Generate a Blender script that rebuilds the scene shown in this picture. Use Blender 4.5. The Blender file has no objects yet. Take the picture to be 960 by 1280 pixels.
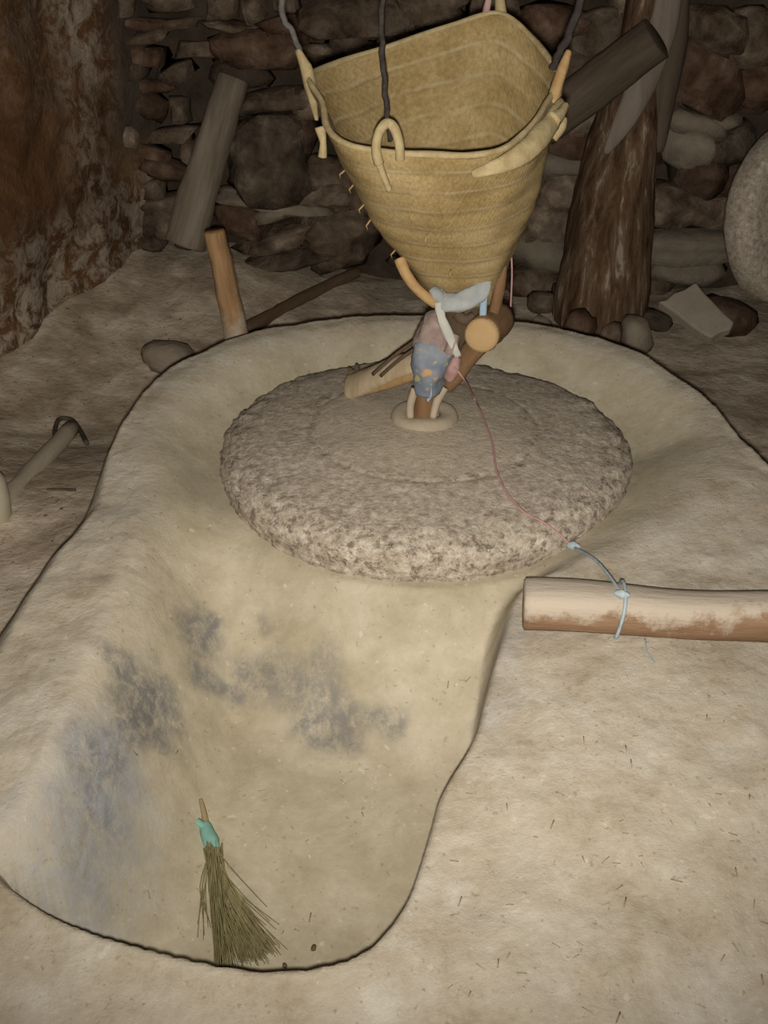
import bpy, bmesh, math, random
import numpy as np
from mathutils import Vector, Matrix

random.seed(7)
rng = np.random.default_rng(11)
SC = bpy.context.scene
COL = SC.collection

# ------------------------------------------------------------------ camera
PITCH = math.radians(31.0); FPX = 1300.0; CAMH = 1.50
cam = bpy.data.cameras.new('camera'); co = bpy.data.objects.new('camera', cam); COL.objects.link(co)
co.location = (0, 0, CAMH); co.rotation_euler = (math.pi/2 - PITCH, 0, 0)
cam.sensor_fit = 'VERTICAL'; cam.sensor_height = 36.0; cam.lens = 36.0*FPX/1280.0
cam.clip_start = 0.02
SC.camera = co

# ------------------------------------------------------------------ light: the camera's flash, and a dim room
w = bpy.data.worlds.new('room_air'); SC.world = w; w.use_nodes = True
w.node_tree.nodes['Background'].inputs[0].default_value = (1.0, 0.86, 0.70, 1)
w.node_tree.nodes['Background'].inputs[1].default_value = 0.10
fl = bpy.data.lights.new('flash', 'SPOT'); flo = bpy.data.objects.new('flash', fl); COL.objects.link(flo)
flo.location = (0.0, 0.0, CAMH) ; flo.location.z -= 0.023; flo.location.y -= 0.013
flo.rotation_euler = (math.pi/2 - PITCH + math.radians(18), 0, 0)
fl.energy = 200.0; fl.color = (1.0, 0.945, 0.875); fl.shadow_soft_size = 0.012
fl.spot_size = math.radians(114); fl.spot_blend = 1.0
vs = SC.view_settings
vs.view_transform = 'Standard'; vs.look = 'None'; vs.exposure = 0.0; vs.gamma = 1.0; vs.use_curve_mapping = False

# ------------------------------------------------------------------ finding places
_f = np.array([0, math.cos(PITCH), -math.sin(PITCH)]); _u = np.array([0, math.sin(PITCH), math.cos(PITCH)])
def ray(x, y):
    return _f + (640-y)/FPX*_u + (x-480)/FPX*np.array([1.0, 0, 0])
def atz(x, y, z):
    r = ray(x, y); return Vector(np.array([0, 0, CAMH]) + (z-CAMH)/r[2]*r)
def atY(x, y, Y):
    r = ray(x, y); return Vector(np.array([0, 0, CAMH]) + Y/r[1]*r)
def atd(x, y, d):
    return Vector(np.array([0, 0, CAMH]) + d*ray(x, y))

# ------------------------------------------------------------------ numpy noise
def vnoise(x, y, seed, scale):
    r = np.random.default_rng(seed); N = 128
    L = r.random((N, N))*2-1
    u = x*scale+37.3; v = y*scale+51.7
    i = np.floor(u).astype(int); j = np.floor(v).astype(int)
    a = u-i; b = v-j
    a = a*a*a*(a*(a*6-15)+10); b = b*b*b*(b*(b*6-15)+10)
    g = lambda p, q: L[p % N, q % N]
    return (g(i, j)*(1-a)+g(i+1, j)*a)*(1-b)+(g(i, j+1)*(1-a)+g(i+1, j+1)*a)*b
def fbm(x, y, seed, scale, octv=4, gain=0.5):
    s = 0; a = 1
    for k in range(octv):
        s = s+a*vnoise(x, y, seed+k, scale*2**k); a *= gain
    return s
def sstep(e0, e1, x):
    t = np.clip((x-e0)/(e1-e0), 0, 1); return t*t*(3-2*t)
def poly_dist(px, py, P):
    """signed distance (positive inside) to closed polygon and interpolated 3rd value of the nearest edge point"""
    P = np.asarray(P, float); n = len(P)
    best = np.full(px.shape, 1e9); val = np.zeros(px.shape); ins = np.zeros(px.shape, bool)
    for k in range(n):
        ax, ay, av = P[k]; bx, by, bv = P[(k+1) % n]
        dx, dy = bx-ax, by-ay
        t = np.clip(((px-ax)*dx+(py-ay)*dy)/(dx*dx+dy*dy+1e-12), 0, 1)
        d = np.hypot(px-ax-t*dx, py-ay-t*dy)
        m = d < best; best[m] = d[m]; val[m] = (av+(bv-av)*t)[m]
        c = ((ay > py) != (by > py)) & (px < (bx-ax)*(py-ay)/(by-ay+1e-12)+ax)
        ins ^= c
    return np.where(ins, best, -best), val
def line_dist(px, py, P):
    best = np.full(px.shape, 1e9)
    for k in range(len(P)-1):
        ax, ay = P[k][:2]; bx, by = P[k+1][:2]; dx, dy = bx-ax, by-ay
        t = np.clip(((px-ax)*dx+(py-ay)*dy)/(dx*dx+dy*dy+1e-12), 0, 1)
        best = np.minimum(best, np.hypot(px-ax-t*dx, py-ay-t*dy))
    return best
def smooth_closed(P, it=2):
    P = np.asarray(P, float)
    for _ in range(it):
        Q = np.roll(P, -1, 0)
        P = np.stack([P*.75+Q*.25, P*.25+Q*.75], 1).reshape(-1, P.shape[1])
    return P

# ------------------------------------------------------------------ materials
def new_mat(name):
    m = bpy.data.materials.new(name); m.use_nodes = True
    nt = m.node_tree; b = nt.nodes['Principled BSDF']
    b.inputs['Roughness'].default_value = 0.92; b.inputs['Specular IOR Level'].default_value = 0.15
    return m, nt, b
def N(nt, t, **kw):
    n = nt.nodes.new(t)
    for k, v in kw.items():
        if isinstance(k, str) and hasattr(n, k): setattr(n, k, v)
        else: n.inputs[k].default_value = v
    return n
def noise(nt, scale, detail=5, rough=0.6, vec=None, dist=0.0):
    n = nt.nodes.new('ShaderNodeTexNoise')
    n.inputs['Scale'].default_value = scale; n.inputs['Detail'].default_value = detail
    n.inputs['Roughness'].default_value = rough; n.inputs['Distortion'].default_value = dist
    if vec is not None: nt.links.new(vec, n.inputs['Vector'])
    return n.outputs['Fac']
def ramp(nt, fac, stops):
    r = nt.nodes.new('ShaderNodeValToRGB'); e = r.color_ramp.elements
    while len(e) < len(stops): e.new(0.5)
    for k, (p, c) in enumerate(stops):
        e[k].position = p; e[k].color = (c[0], c[1], c[2], 1) if not isinstance(c, (int, float)) else (c, c, c, 1)
    nt.links.new(fac, r.inputs[0]); return r.outputs[0]
def mix(nt, fac, a, b, mode='MIX'):
    m = nt.nodes.new('ShaderNodeMix'); m.data_type = 'RGBA'; m.blend_type = mode
    for s, v in ((m.inputs[0], fac), (m.inputs[6], a), (m.inputs[7], b)):
        if isinstance(v, (int, float)): s.default_value = v
        elif isinstance(v, tuple): s.default_value = (*v, 1) if len(v) == 3 else v
        else: nt.links.new(v, s)
    return m.outputs[2]
def math_(nt, op, a, b):
    m = nt.nodes.new('ShaderNodeMath'); m.operation = op
    for s, v in ((m.inputs[0], a), (m.inputs[1], b)):
        if isinstance(v, (int, float)): s.default_value = v
        else: nt.links.new(v, s)
    return m.outputs[0]
def bump(nt, b, h, strength=0.4, dist=0.01, prev=None):
    n = nt.nodes.new('ShaderNodeBump'); n.inputs['Strength'].default_value = strength; n.inputs['Distance'].default_value = dist
    nt.links.new(h, n.inputs['Height'])
    if prev is not None: nt.links.new(prev, n.inputs['Normal'])
    nt.links.new(n.outputs[0], b.inputs['Normal']); return n.outputs[0]
def coord(nt, scale=(1, 1, 1), rot=(0, 0, 0), src='Object'):
    t = nt.nodes.new('ShaderNodeTexCoord'); m = nt.nodes.new('ShaderNodeMapping')
    m.inputs['Scale'].default_value = scale; m.inputs['Rotation'].default_value = rot
    nt.links.new(t.outputs[src], m.inputs['Vector']); return m.outputs[0]
def mottled(name, stops, scale=14, bumps=((30, 0.5, 0.01),), stretch=(1, 1, 1), specks=None, perobj=0.0, rot=(0, 0, 0), rough=0.92, detail=6):
    m, nt, b = new_mat(name); v = coord(nt, stretch, rot)
    if perobj:
        oi = nt.nodes.new('ShaderNodeObjectInfo'); va = nt.nodes.new('ShaderNodeVectorMath'); va.operation = 'ADD'
        vm = nt.nodes.new('ShaderNodeVectorMath'); vm.operation = 'SCALE'; vm.inputs[3].default_value = 60
        cv = nt.nodes.new('ShaderNodeCombineXYZ')
        for k in range(3): nt.links.new(oi.outputs['Random'], cv.inputs[k])
        nt.links.new(cv.outputs[0], vm.inputs[0]); nt.links.new(v, va.inputs[0]); nt.links.new(vm.outputs[0], va.inputs[1]); v = va.outputs[0]
    c = ramp(nt, noise(nt, scale, detail, 0.65, v, 0.3), stops)
    if perobj:
        t = ramp(nt, oi.outputs['Random'], [(0, (1-perobj, 1-perobj, 1-perobj)), (0.5, (1, 0.96, 0.92)), (1, (1+perobj, 1+perobj*.95, 1+perobj*.9))])
        c = mix(nt, 1.0, c, t, 'MULTIPLY')
    if specks:
        sc, lo, hi, colr = specks
        f = ramp(nt, noise(nt, sc, 3, 0.6, v), [(lo, 0.0), (hi, 1.0)])
        c = mix(nt, f, c, colr)
    nt.links.new(c, b.inputs['Base Color']); b.inputs['Roughness'].default_value = rough
    p = None
    for sc, st, di in bumps: p = bump(nt, b, noise(nt, sc, 6, 0.65, v), st, di, p)
    return m

# mud plaster of the mill bed: dusty flour inside, whiter dried mud outside, grey soot-like smears
def make_mud():
    m, nt, b = new_mat('flour_dusted_mud'); v = coord(nt)
    outer = ramp(nt, noise(nt, 8.5, 10, 0.76, v, 0.25), [(0.33, (0.355, 0.290, 0.200)), (0.45, (0.450, 0.385, 0.285)), (0.55, (0.505, 0.447, 0.350)), (0.66, (0.585, 0.535, 0.440))])
    inner = ramp(nt, noise(nt, 9, 10, 0.74, v, 0.2), [(0.33, (0.365, 0.310, 0.205)), (0.5, (0.445, 0.388, 0.272)), (0.66, (0.525, 0.470, 0.350))])
    at = N(nt, 'ShaderNodeAttribute', attribute_name='inside')
    c = mix(nt, at.outputs['Fac'], outer, inner)
    # straw and grit in the mud
    sp = ramp(nt, noise(nt, 95, 2, 0.5, v), [(0.66, 0.0), (0.73, 0.55)])
    c = mix(nt, sp, c, (0.27, 0.20, 0.12))
    sp2 = ramp(nt, noise(nt, 60, 2, 0.5, coord(nt, (1, 1, 1), (0.4, 1.1, 0.6))), [(0.68, 0.0), (0.75, 0.5)])
    c = mix(nt, sp2, c, (0.66, 0.60, 0.49))
    # smears: grey wipes streaked by noise
    sm = N(nt, 'ShaderNodeAttribute', attribute_name='smear'); bl = N(nt, 'ShaderNodeAttribute', attribute_name='smear_blue')
    st = ramp(nt, noise(nt, 26, 8, 0.8, coord(nt, (1.3, 1.0, 1.0), (0, 0, 0.25)), 0.3), [(0.34, 0.10), (0.56, 1.0)])
    c = mix(nt, math_(nt, 'MULTIPLY', sm.outputs['Fac'], st), c, (0.155, 0.150, 0.143))
    st2 = ramp(nt, noise(nt, 30, 6, 0.8, coord(nt, (2.6, 0.8, 0.8), (0, 0, 0.2)), 0.4), [(0.32, 0.0), (0.70, 1.0)])
    c = mix(nt, math_(nt, 'MULTIPLY', bl.outputs['Fac'], st2), c, (0.345, 0.355, 0.375))
    nt.links.new(c, b.inputs['Base Color'])
    am = math_(nt, 'SUBTRACT', 1.0, math_(nt, 'MULTIPLY', at.outputs['Fac'], .75))
    p = bump(nt, b, math_(nt, 'MULTIPLY', noise(nt, 15, 10, 0.75, v, .1), am), 0.45, 0.022)
    p = bump(nt, b, noise(nt, 80, 6, 0.7, v), 0.30, 0.0035, p)
    return m
M = {}
M['mud'] = make_mud()
def make_millstone_mat():
    m, nt, b = new_mat('pitted_grey_stone'); v = coord(nt)
    c = ramp(nt, noise(nt, 55, 7, 0.80, v, 0.0), [(0.34, (0.26, 0.20, 0.14)), (0.46, (0.42, 0.352, 0.268)), (0.55, (0.53, 0.462, 0.365)), (0.66, (0.70, 0.635, 0.53))])
    pits = ramp(nt, noise(nt, 48, 6, 0.8, v), [(0.40, 1.0), (0.50, 0.0)])
    fk = N(nt, 'ShaderNodeAttribute', attribute_name='bare')
    c = mix(nt, math_(nt, 'MULTIPLY', pits, fk.outputs['Fac']), c, (0.135, 0.10, 0.075))
    # flour dust near the eye
    du = N(nt, 'ShaderNodeAttribute', attribute_name='dust')
    c = mix(nt, math_(nt, 'MULTIPLY', du.outputs['Fac'], ramp(nt, noise(nt, 12, 4, 0.6, v), [(0.3, 0.45), (0.7, 1.0)])), c, (0.475, 0.405, 0.295))
    nt.links.new(c, b.inputs['Base Color'])
    p = bump(nt, b, noise(nt, 48, 6, 0.8, v), 0.6, 0.012); bump(nt, b, noise(nt, 110, 4, 0.7, v), 0.4, 0.004, p)
    return m
M['millstone'] = make_millstone_mat()
M['stone'] = mottled('rubble_stone', [(0.34, (0.065, 0.045, 0.029)), (0.48, (0.14, 0.104, 0.072)), (0.58, (0.20, 0.155, 0.112)), (0.70, (0.34, 0.28, 0.21))], 10, ((14, .6, .03), (60, .5, .008)), perobj=0.38)
M['stone_red'] = mottled('reddish_rubble_stone', [(0.34, (0.060, 0.034, 0.020)), (0.50, (0.125, 0.077, 0.050)), (0.60, (0.18, 0.120, 0.084)), (0.72, (0.28, 0.215, 0.16))], 10, ((14, .6, .03), (60, .5, .008)), perobj=0.3)
M['stone_pale'] = mottled('pale_stone', [(0.3, (0.20, 0.165, 0.12)), (0.55, (0.285, 0.245, 0.185)), (0.75, (0.35, 0.305, 0.24))], 9, ((16, .5, .02), (70, .4, .006)), perobj=0.15)
M['slab'] = mottled('chalky_slab', [(0.3, (0.30, 0.26, 0.195)), (0.6, (0.38, 0.335, 0.26))], 7, ((16, .35, .01), (70, .3, .005)))
M['back_mud'] = mottled('dark_wall_mud', [(0.35, (0.050, 0.036, 0.025)), (0.65, (0.100, 0.074, 0.052))], 6, ((12, .7, .04), (50, .5, .01)))
M['floor'] = mottled('trodden_dirt', [(0.34, (0.34, 0.265, 0.185)), (0.5, (0.53, 0.435, 0.32)), (0.64, (0.72, 0.63, 0.49))], 6, ((8, .5, .03), (45, .5, .008)), specks=(60, .64, .72, (0.17, 0.115, 0.07)))
M['ceiling'] = mottled('smoked_ceiling', [(0.3, (0.05, 0.04, 0.03)), (0.7, (0.10, 0.08, 0.06))], 4)
def make_leftwall():
    m, nt, b = new_mat('stained_brown_plaster'); v = coord(nt)
    c = ramp(nt, noise(nt, 3.2, 7, 0.7, v, 0.8), [(0.28, (0.055, 0.029, 0.015)), (0.48, (0.120, 0.060, 0.027)), (0.66, (0.20, 0.108, 0.050))])
    cr = ramp(nt, noise(nt, 13, 7, 0.75, v, 0.7), [(0.44, 0.0), (0.58, 0.9)])
    big = ramp(nt, noise(nt, 1.9, 3, 0.5, v, 0.5), [(0.42, 0.0), (0.60, 1.0)])
    at = N(nt, 'ShaderNodeAttribute', attribute_name='salt')
    f = math_(nt, 'MULTIPLY', math_(nt, 'MULTIPLY', cr, 1.0), math_(nt, 'ADD', math_(nt, 'MULTIPLY', big, 0.35), at.outputs['Fac']))
    c = mix(nt, f, c, (0.40, 0.33, 0.255))
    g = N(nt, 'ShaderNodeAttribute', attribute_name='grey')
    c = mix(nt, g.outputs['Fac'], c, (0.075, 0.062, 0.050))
    nt.links.new(c, b.inputs['Base Color'])
    p = bump(nt, b, noise(nt, 10, 6, 0.65, v), .6, .03); bump(nt, b, noise(nt, 50, 5, .65, v), .5, .008, p)
    return m
M['left_wall'] = make_leftwall()
def wood(name, stops, along='Z', sc=10, rough=.85, dusty=None, bmp=.5):
    s = {'X': (0.12, 1, 1), 'Y': (1, 0.12, 1), 'Z': (1, 1, 0.12)}[along]
    m, nt, b = new_mat(name); v = coord(nt, s)
    c = ramp(nt, noise(nt, sc, 7, .7, v, .5), stops)
    if dusty:
        lo, hi, colr = dusty
        at = N(nt, 'ShaderNodeAttribute', attribute_name='dust')
        f = ramp(nt, math_(nt, 'ADD', at.outputs['Fac'], math_(nt, 'MULTIPLY', math_(nt, 'SUBTRACT', noise(nt, 13, 8, .75, coord(nt)), .5), 2.1)), [(lo, 0.0), (hi, 1.0)])
        c = mix(nt, f, c, colr)
    nt.links.new(c, b.inputs['Base Color']); b.inputs['Roughness'].default_value = rough
    p = bump(nt, b, noise(nt, sc*2.5, 6, .7, v), bmp, .008); bump(nt, b, noise(nt, 40, 5, .6, coord(nt)), .3, .005, p)
    return m
M['beam'] = wood('flour_dusted_beam', [(.3, (.12, .065, .033)), (.55, (.23, .14, .08)), (.75, (.34, .24, .155))], 'X', 16, dusty=(.28, .60, (.43, .365, .285)))
M['log'] = wood('weathered_grey_log', [(.3, (.15, .118, .082)), (.5, (.25, .205, .15)), (.72, (.36, .305, .235))], 'Z', 14)
M['dark_log'] = wood('dark_brown_log', [(.3, (.085, .062, .042)), (.55, (.15, .115, .080)), (.75, (.23, .18, .13))], 'Z', 14)
M['stake'] = wood('orange_brown_stake', [(.3, (.19, .095, .042)), (.5, (.36, .215, .105)), (.72, (.47, .31, .165))], 'Z', 18, dusty=(.45, .8, (.42, .36, .275)))
M['peel'] = wood('split_pale_bark', [(.3, (.19, .15, .115)), (.5, (.26, .21, .165)), (.7, (.32, .265, .21))], 'Z', 16, bmp=.3)
M['bark'] = wood('brown_bark', [(.34, (.055, .029, .014)), (.48, (.14, .082, .045)), (.57, (.20, .135, .085)), (.64, (.42, .34, .26))], 'Z', 26, bmp=.8)
M['handle'] = wood('dusty_handle_wood', [(.3, (.40, .34, .245)), (.7, (.55, .48, .36))], 'Z', 14, bmp=.25)
M['stick'] = wood('thin_dry_stick', [(.3, (.10, .06, .034)), (.55, (.16, .105, .065)), (.75, (.26, .20, .14))], 'Z', 18)
M['pale_wood'] = wood('pale_scoop_wood', [(.3, (.33, .245, .145)), (.55, (.43, .34, .215)), (.75, (.49, .41, .29))], 'Z', 20, bmp=.3)
M['peg_end'] = wood('orange_cut_wood', [(.3, (.34, .22, .10)), (.7, (.42, .29, .15))], 'X', 14, bmp=.2)
M['peg_side'] = wood('brown_peg_wood', [(.3, (.13, .072, .034)), (.7, (.25, .15, .075))], 'Z', 16)
M['chute'] = wood('brown_spindle_wood', [(.3, (.12, .062, .028)), (.6, (.25, .145, .07)), (.8, (.36, .24, .14))], 'Z', 18)
M['dark_throat'] = wood('dark_throat_wood', [(.3, (.06, .038, .022)), (.7, (.12, .082, .052))], 'Z', 14)
M['clay'] = mottled('dusty_clay', [(.3, (.30, .245, .17)), (.7, (.40, .335, .24))], 20, ((40, .3, .006),))
M['iron'] = mottled('dark_iron', [(.3, (.05, .042, .03)), (.7, (.12, .10, .07))], 30, ((60, .4, .003),), rough=.7)
def make_basket():
    m, nt, b = new_mat('woven_esparto')
    uv = nt.nodes.new('ShaderNodeUVMap'); mp = nt.nodes.new('ShaderNodeMapping'); nt.links.new(uv.outputs[0], mp.inputs[0])
    mp.inputs['Scale'].default_value = (60, 15, 1)
    v = coord(nt)
    c = ramp(nt, noise(nt, 9, 6, .65, v, .3), [(.3, (.215, .150, .058)), (.5, (.292, .214, .096)), (.72, (.370, .285, .148))])
    st = ramp(nt, noise(nt, 3, 5, .7, mp.outputs[0]), [(.35, (.66, .64, .60)), (.65, (1.14, 1.12, 1.08))])
    c = mix(nt, 0.8, c, st, 'MULTIPLY')
    sx = nt.nodes.new('ShaderNodeSeparateXYZ'); nt.links.new(uv.outputs[0], sx.inputs[0])
    ph = math_(nt, 'ADD', math_(nt, 'MULTIPLY', sx.outputs[1], 9.0), math_(nt, 'MULTIPLY', noise(nt, 6, 3, .5, v), .35))
    fr_ = math_(nt, 'FRACT', ph, 0.0)
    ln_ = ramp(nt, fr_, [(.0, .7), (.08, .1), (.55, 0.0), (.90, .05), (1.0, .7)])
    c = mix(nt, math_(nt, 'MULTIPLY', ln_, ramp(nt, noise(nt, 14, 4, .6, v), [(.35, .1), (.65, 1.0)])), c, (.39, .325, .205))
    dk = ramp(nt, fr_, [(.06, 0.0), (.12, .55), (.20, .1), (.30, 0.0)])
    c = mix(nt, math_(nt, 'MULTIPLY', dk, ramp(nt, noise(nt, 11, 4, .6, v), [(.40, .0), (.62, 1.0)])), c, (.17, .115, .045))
    nt.links.new(c, b.inputs['Base Color'])
    wv = nt.nodes.new('ShaderNodeTexWave'); wv.bands_direction = 'DIAGONAL'; wv.inputs['Scale'].default_value = 1.2; wv.inputs['Distortion'].default_value = 2.5
    nt.links.new(mp.outputs[0], wv.inputs['Vector'])
    p = bump(nt, b, wv.outputs['Fac'], .12, .002); bump(nt, b, noise(nt, 90, 5, .7, v), .4, .003, p)
    return m
M['esparto'] = make_basket()
M['fibre'] = mottled('twisted_fibre', [(.3, (.26, .195, .09)), (.7, (.41, .33, .185))], 40, ((120, .5, .003),))
M['fibre_orange'] = mottled('old_orange_fibre', [(.3, (.30, .18, .07)), (.7, (.42, .28, .135))], 40, ((120, .5, .003),))
M['rope_dark'] = mottled('dark_rope', [(.3, (.020, .016, .014)), (.7, (.05, .040, .034))], 80, ((150, .5, .002),))
M['rope_grey'] = mottled('grey_rope', [(.3, (.06, .055, .05)), (.7, (.12, .11, .10))], 80, ((150, .5, .002),))
M['pink'] = mottled('pink_string', [(.3, (.34, .18, .17)), (.7, (.47, .28, .255))], 60)
M['blue'] = mottled('pale_blue_string', [(.3, (.27, .34, .37)), (.7, (.40, .45, .46))], 60)
M['cloth_grey'] = mottled('grey_blue_rag', [(.3, (.22, .24, .235)), (.7, (.36, .37, .35))], 18, ((40, .5, .006), (200, .3, .002)))
M['cloth_blue'] = mottled('blue_rag_strip', [(.3, (.20, .28, .36)), (.7, (.33, .40, .45))], 18, ((60, .4, .004),))
M['cloth_pale'] = mottled('pale_rag_strip', [(.3, (.34, .34, .30)), (.7, (.47, .455, .395))], 18, ((60, .4, .004),))
M['cloth_mauve'] = mottled('mauve_brown_rag', [(.3, (.21, .15, .13)), (.7, (.36, .285, .235))], 22, ((50, .5, .006),))
M['cloth_pink'] = mottled('dusty_pink_rag', [(.3, (.29, .16, .145)), (.7, (.41, .27, .235))], 22, ((50, .5, .006),))
def make_print():
    m, nt, b = new_mat('blue_print_rag'); v = coord(nt)
    c = ramp(nt, noise(nt, 22, 3, .5, v), [(.35, (.125, .15, .185)), (.65, (.235, .25, .27))])
    o = ramp(nt, noise(nt, 38, 2, .5, coord(nt, (1, 1, 1), (.7, .3, 1.2)), .2), [(.58, 0.0), (.64, .9)])
    c = mix(nt, o, c, (.45, .27, .12))
    g = ramp(nt, noise(nt, 30, 2, .5, coord(nt, (1, 1, 1), (2.7, 1.3, .2)), .2), [(.58, 0.0), (.64, .8)])
    c = mix(nt, g, c, (.38, .34, .15))
    nt.links.new(c, b.inputs['Base Color']); bump(nt, b, noise(nt, 40, 4, .6, v), .5, .006)
    return m
M['print'] = make_print()
M['bristle'] = mottled('olive_dry_stems', [(.3, (.175, .145, .065)), (.55, (.26, .225, .11)), (.75, (.35, .31, .175))], 30, stretch=(3, .4, 1))
M['stem'] = mottled('brown_stem_bundle', [(.3, (.22, .165, .085)), (.7, (.33, .26, .15))], 40)
M['teal'] = mottled('turquoise_tie', [(.3, (.155, .33, .265)), (.7, (.245, .44, .36))], 40, ((90, .4, .003),))
M['straw'] = mottled('straw_bits', [(.3, (.22, .16, .09)), (.7, (.36, .28, .17))], 40)
M['plastic'] = mottled('cream_container', [(.3, (.48, .43, .30)), (.7, (.55, .50, .37))], 8, ((20, .15, .004),), rough=.6)

# ------------------------------------------------------------------ mesh helpers
def mesh_obj(name, verts, faces, mat, parent=None, smooth=True, loc=None, uvs=None):
    me = bpy.data.meshes.new(name); me.from_pydata([tuple(v) for v in verts], [], faces)
    me.materials.append(M[mat])
    if smooth: me.polygons.foreach_set('use_smooth', [True]*len(me.polygons))
    me.update()
    o = bpy.data.objects.new(name, me); COL.objects.link(o)
    if loc is not None:
        o.location = loc
        me.transform(Matrix.Translation(-Vector(loc)))
    if parent is not None:
        o.parent = parent
        if loc is None: me.transform(Matrix.Translation(-parent.location))
        else: o.location = Vector(loc)-parent.location
    return o
def thing(name, label, cat, loc, group=None):
    o = bpy.data.objects.new(name, None); COL.objects.link(o); o.location = loc; o.empty_display_size = .05
    tag(o, label, cat, group); return o
def tag(o, label=None, cat=None, group=None, kind=None):
    if label: o['label'] = label
    if cat: o['category'] = cat
    if group: o['group'] = group
    if kind: o['kind'] = kind
    return o
def attr(o, name, vals):
    a = o.data.attributes.new(name, 'FLOAT', 'POINT'); a.data.foreach_set('value', np.asarray(vals, np.float32))
def catmull(P, n=6, closed=False):
    P = [np.asarray(p, float) for p in P]; out = []
    m = len(P)
    for k in range(m if closed else m-1):
        g = (lambda i: P[i % m]) if closed else (lambda i: P[min(max(i, 0), m-1)])
        p0, p1, p2, p3 = g(k-1), g(k), g(k+1), g(k+2)
        for s in range(n):
            t = s/n
            out.append(.5*((2*p1)+(-p0+p2)*t+(2*p0-5*p1+4*p2-p3)*t*t+(-p0+3*p1-3*p2+p3)*t**3))
    if not closed: out.append(P[-1])
    return np.array(out)
def tube_data(P, R, sides=8, flat=1.0, up=None, wob=0.0, seed=0, cap=True, twist=0.0):
    """P points, R radius or list; flat squashes one axis"""
    P = np.asarray(P, float); n = len(P)
    R = np.full(n, R, float) if np.isscalar(R) else np.interp(np.linspace(0, 1, n), np.linspace(0, 1, len(R)), R)
    T = np.gradient(P, axis=0); T /= (np.linalg.norm(T, axis=1, keepdims=True)+1e-9)
    ref = np.array(up if up is not None else (0.13, 0.21, 0.97), float)
    if abs(ref@T[0])/np.linalg.norm(ref) > .95: ref = np.array((1.0, .1, .05))
    r = np.random.default_rng(seed); verts = []; faces = []
    A = ref-(ref@T[0])*T[0]; A /= np.linalg.norm(A)
    ph = r.random(6)*6.28
    for k in range(n):
        A = A-(A@T[k])*T[k]; A /= np.linalg.norm(A); B = np.cross(T[k], A)
        for s in range(sides):
            a = 2*math.pi*s/sides+twist*k
            q = 1+wob*(math.sin(2*a+ph[0]+k*.25)*.5+math.sin(3*a+ph[1]-k*.4)*.35+math.sin(5*a+ph[2]+k*.7)*.25+math.sin(k*.9+ph[3])*.12)+wob*.35*(r.random()-.5)
            verts.append(P[k]+R[k]*q*(math.cos(a)*flat*A+math.sin(a)*B))
    for k in range(n-1):
        for s in range(sides):
            s2 = (s+1) % sides
            faces.append((k*sides+s, k*sides+s2, (k+1)*sides+s2, (k+1)*sides+s))
    if cap:
        faces.append(tuple(range(sides-1, -1, -1))); faces.append(tuple((n-1)*sides+s for s in range(sides)))
    return verts, faces
def tube(name, P, R, mat, parent=None, loc=None, **kw):
    v, f = tube_data(P, R, **kw); return mesh_obj(name, v, f, mat, parent, loc=loc)
def joined(parts):
    V = []; F = []
    for v, f in parts:
        o = len(V); V += list(v); F += [tuple(i+o for i in q) for q in f]
    return V, F
def axis_log(name, p0, p1, r0, r1, mat, parent=None, sides=14, rings=14, wob=.07, seed=0, bend=0.0, ends=True, flat=1.0):
    """a log modelled along its own Z and turned into place"""
    p0 = Vector(p0); p1 = Vector(p1); L = (p1-p0).length
    zs = np.linspace(0, 1, rings); r = np.random.default_rng(seed)
    P = [(bend*math.sin(math.pi*t)+.0012*r.standard_normal(), .0012*r.standard_normal(), L*t) for t in zs]
    R = [r0+(r1-r0)*t for t in zs]
    if ends: P = [P[0]]+P+[P[-1]]; P[0] = (P[1][0], P[1][1], -.004); P[-1] = (P[-2][0], P[-2][1], L+.004); R = [R[0]*.88]+R+[R[-1]*.88]
    v, f = tube_data(P, R, sides=sides, wob=wob, seed=seed, up=(1, 0, 0), flat=flat)
    o = mesh_obj(name, v, f, mat)
    o.rotation_mode = 'QUATERNION'; o.rotation_quaternion = (p1-p0).to_track_quat('Z', 'Y'); o.location = p0
    if parent is not None: o.parent = parent; o.location = p0-parent.location
    return o
def lathe_data(prof, seg=64, c=(0, 0, 0), close_top=False):
    V = []; F = []; n = len(prof)
    for r, z in prof:
        for s in range(seg):
            a = 2*math.pi*s/seg; V.append([c[0]+r*math.cos(a), c[1]+r*math.sin(a), c[2]+z])
    for k in range(n-1):
        for s in range(seg):
            s2 = (s+1) % seg; F.append((k*seg+s, k*seg+s2, (k+1)*seg+s2, (k+1)*seg+s))
    return V, F
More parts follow.
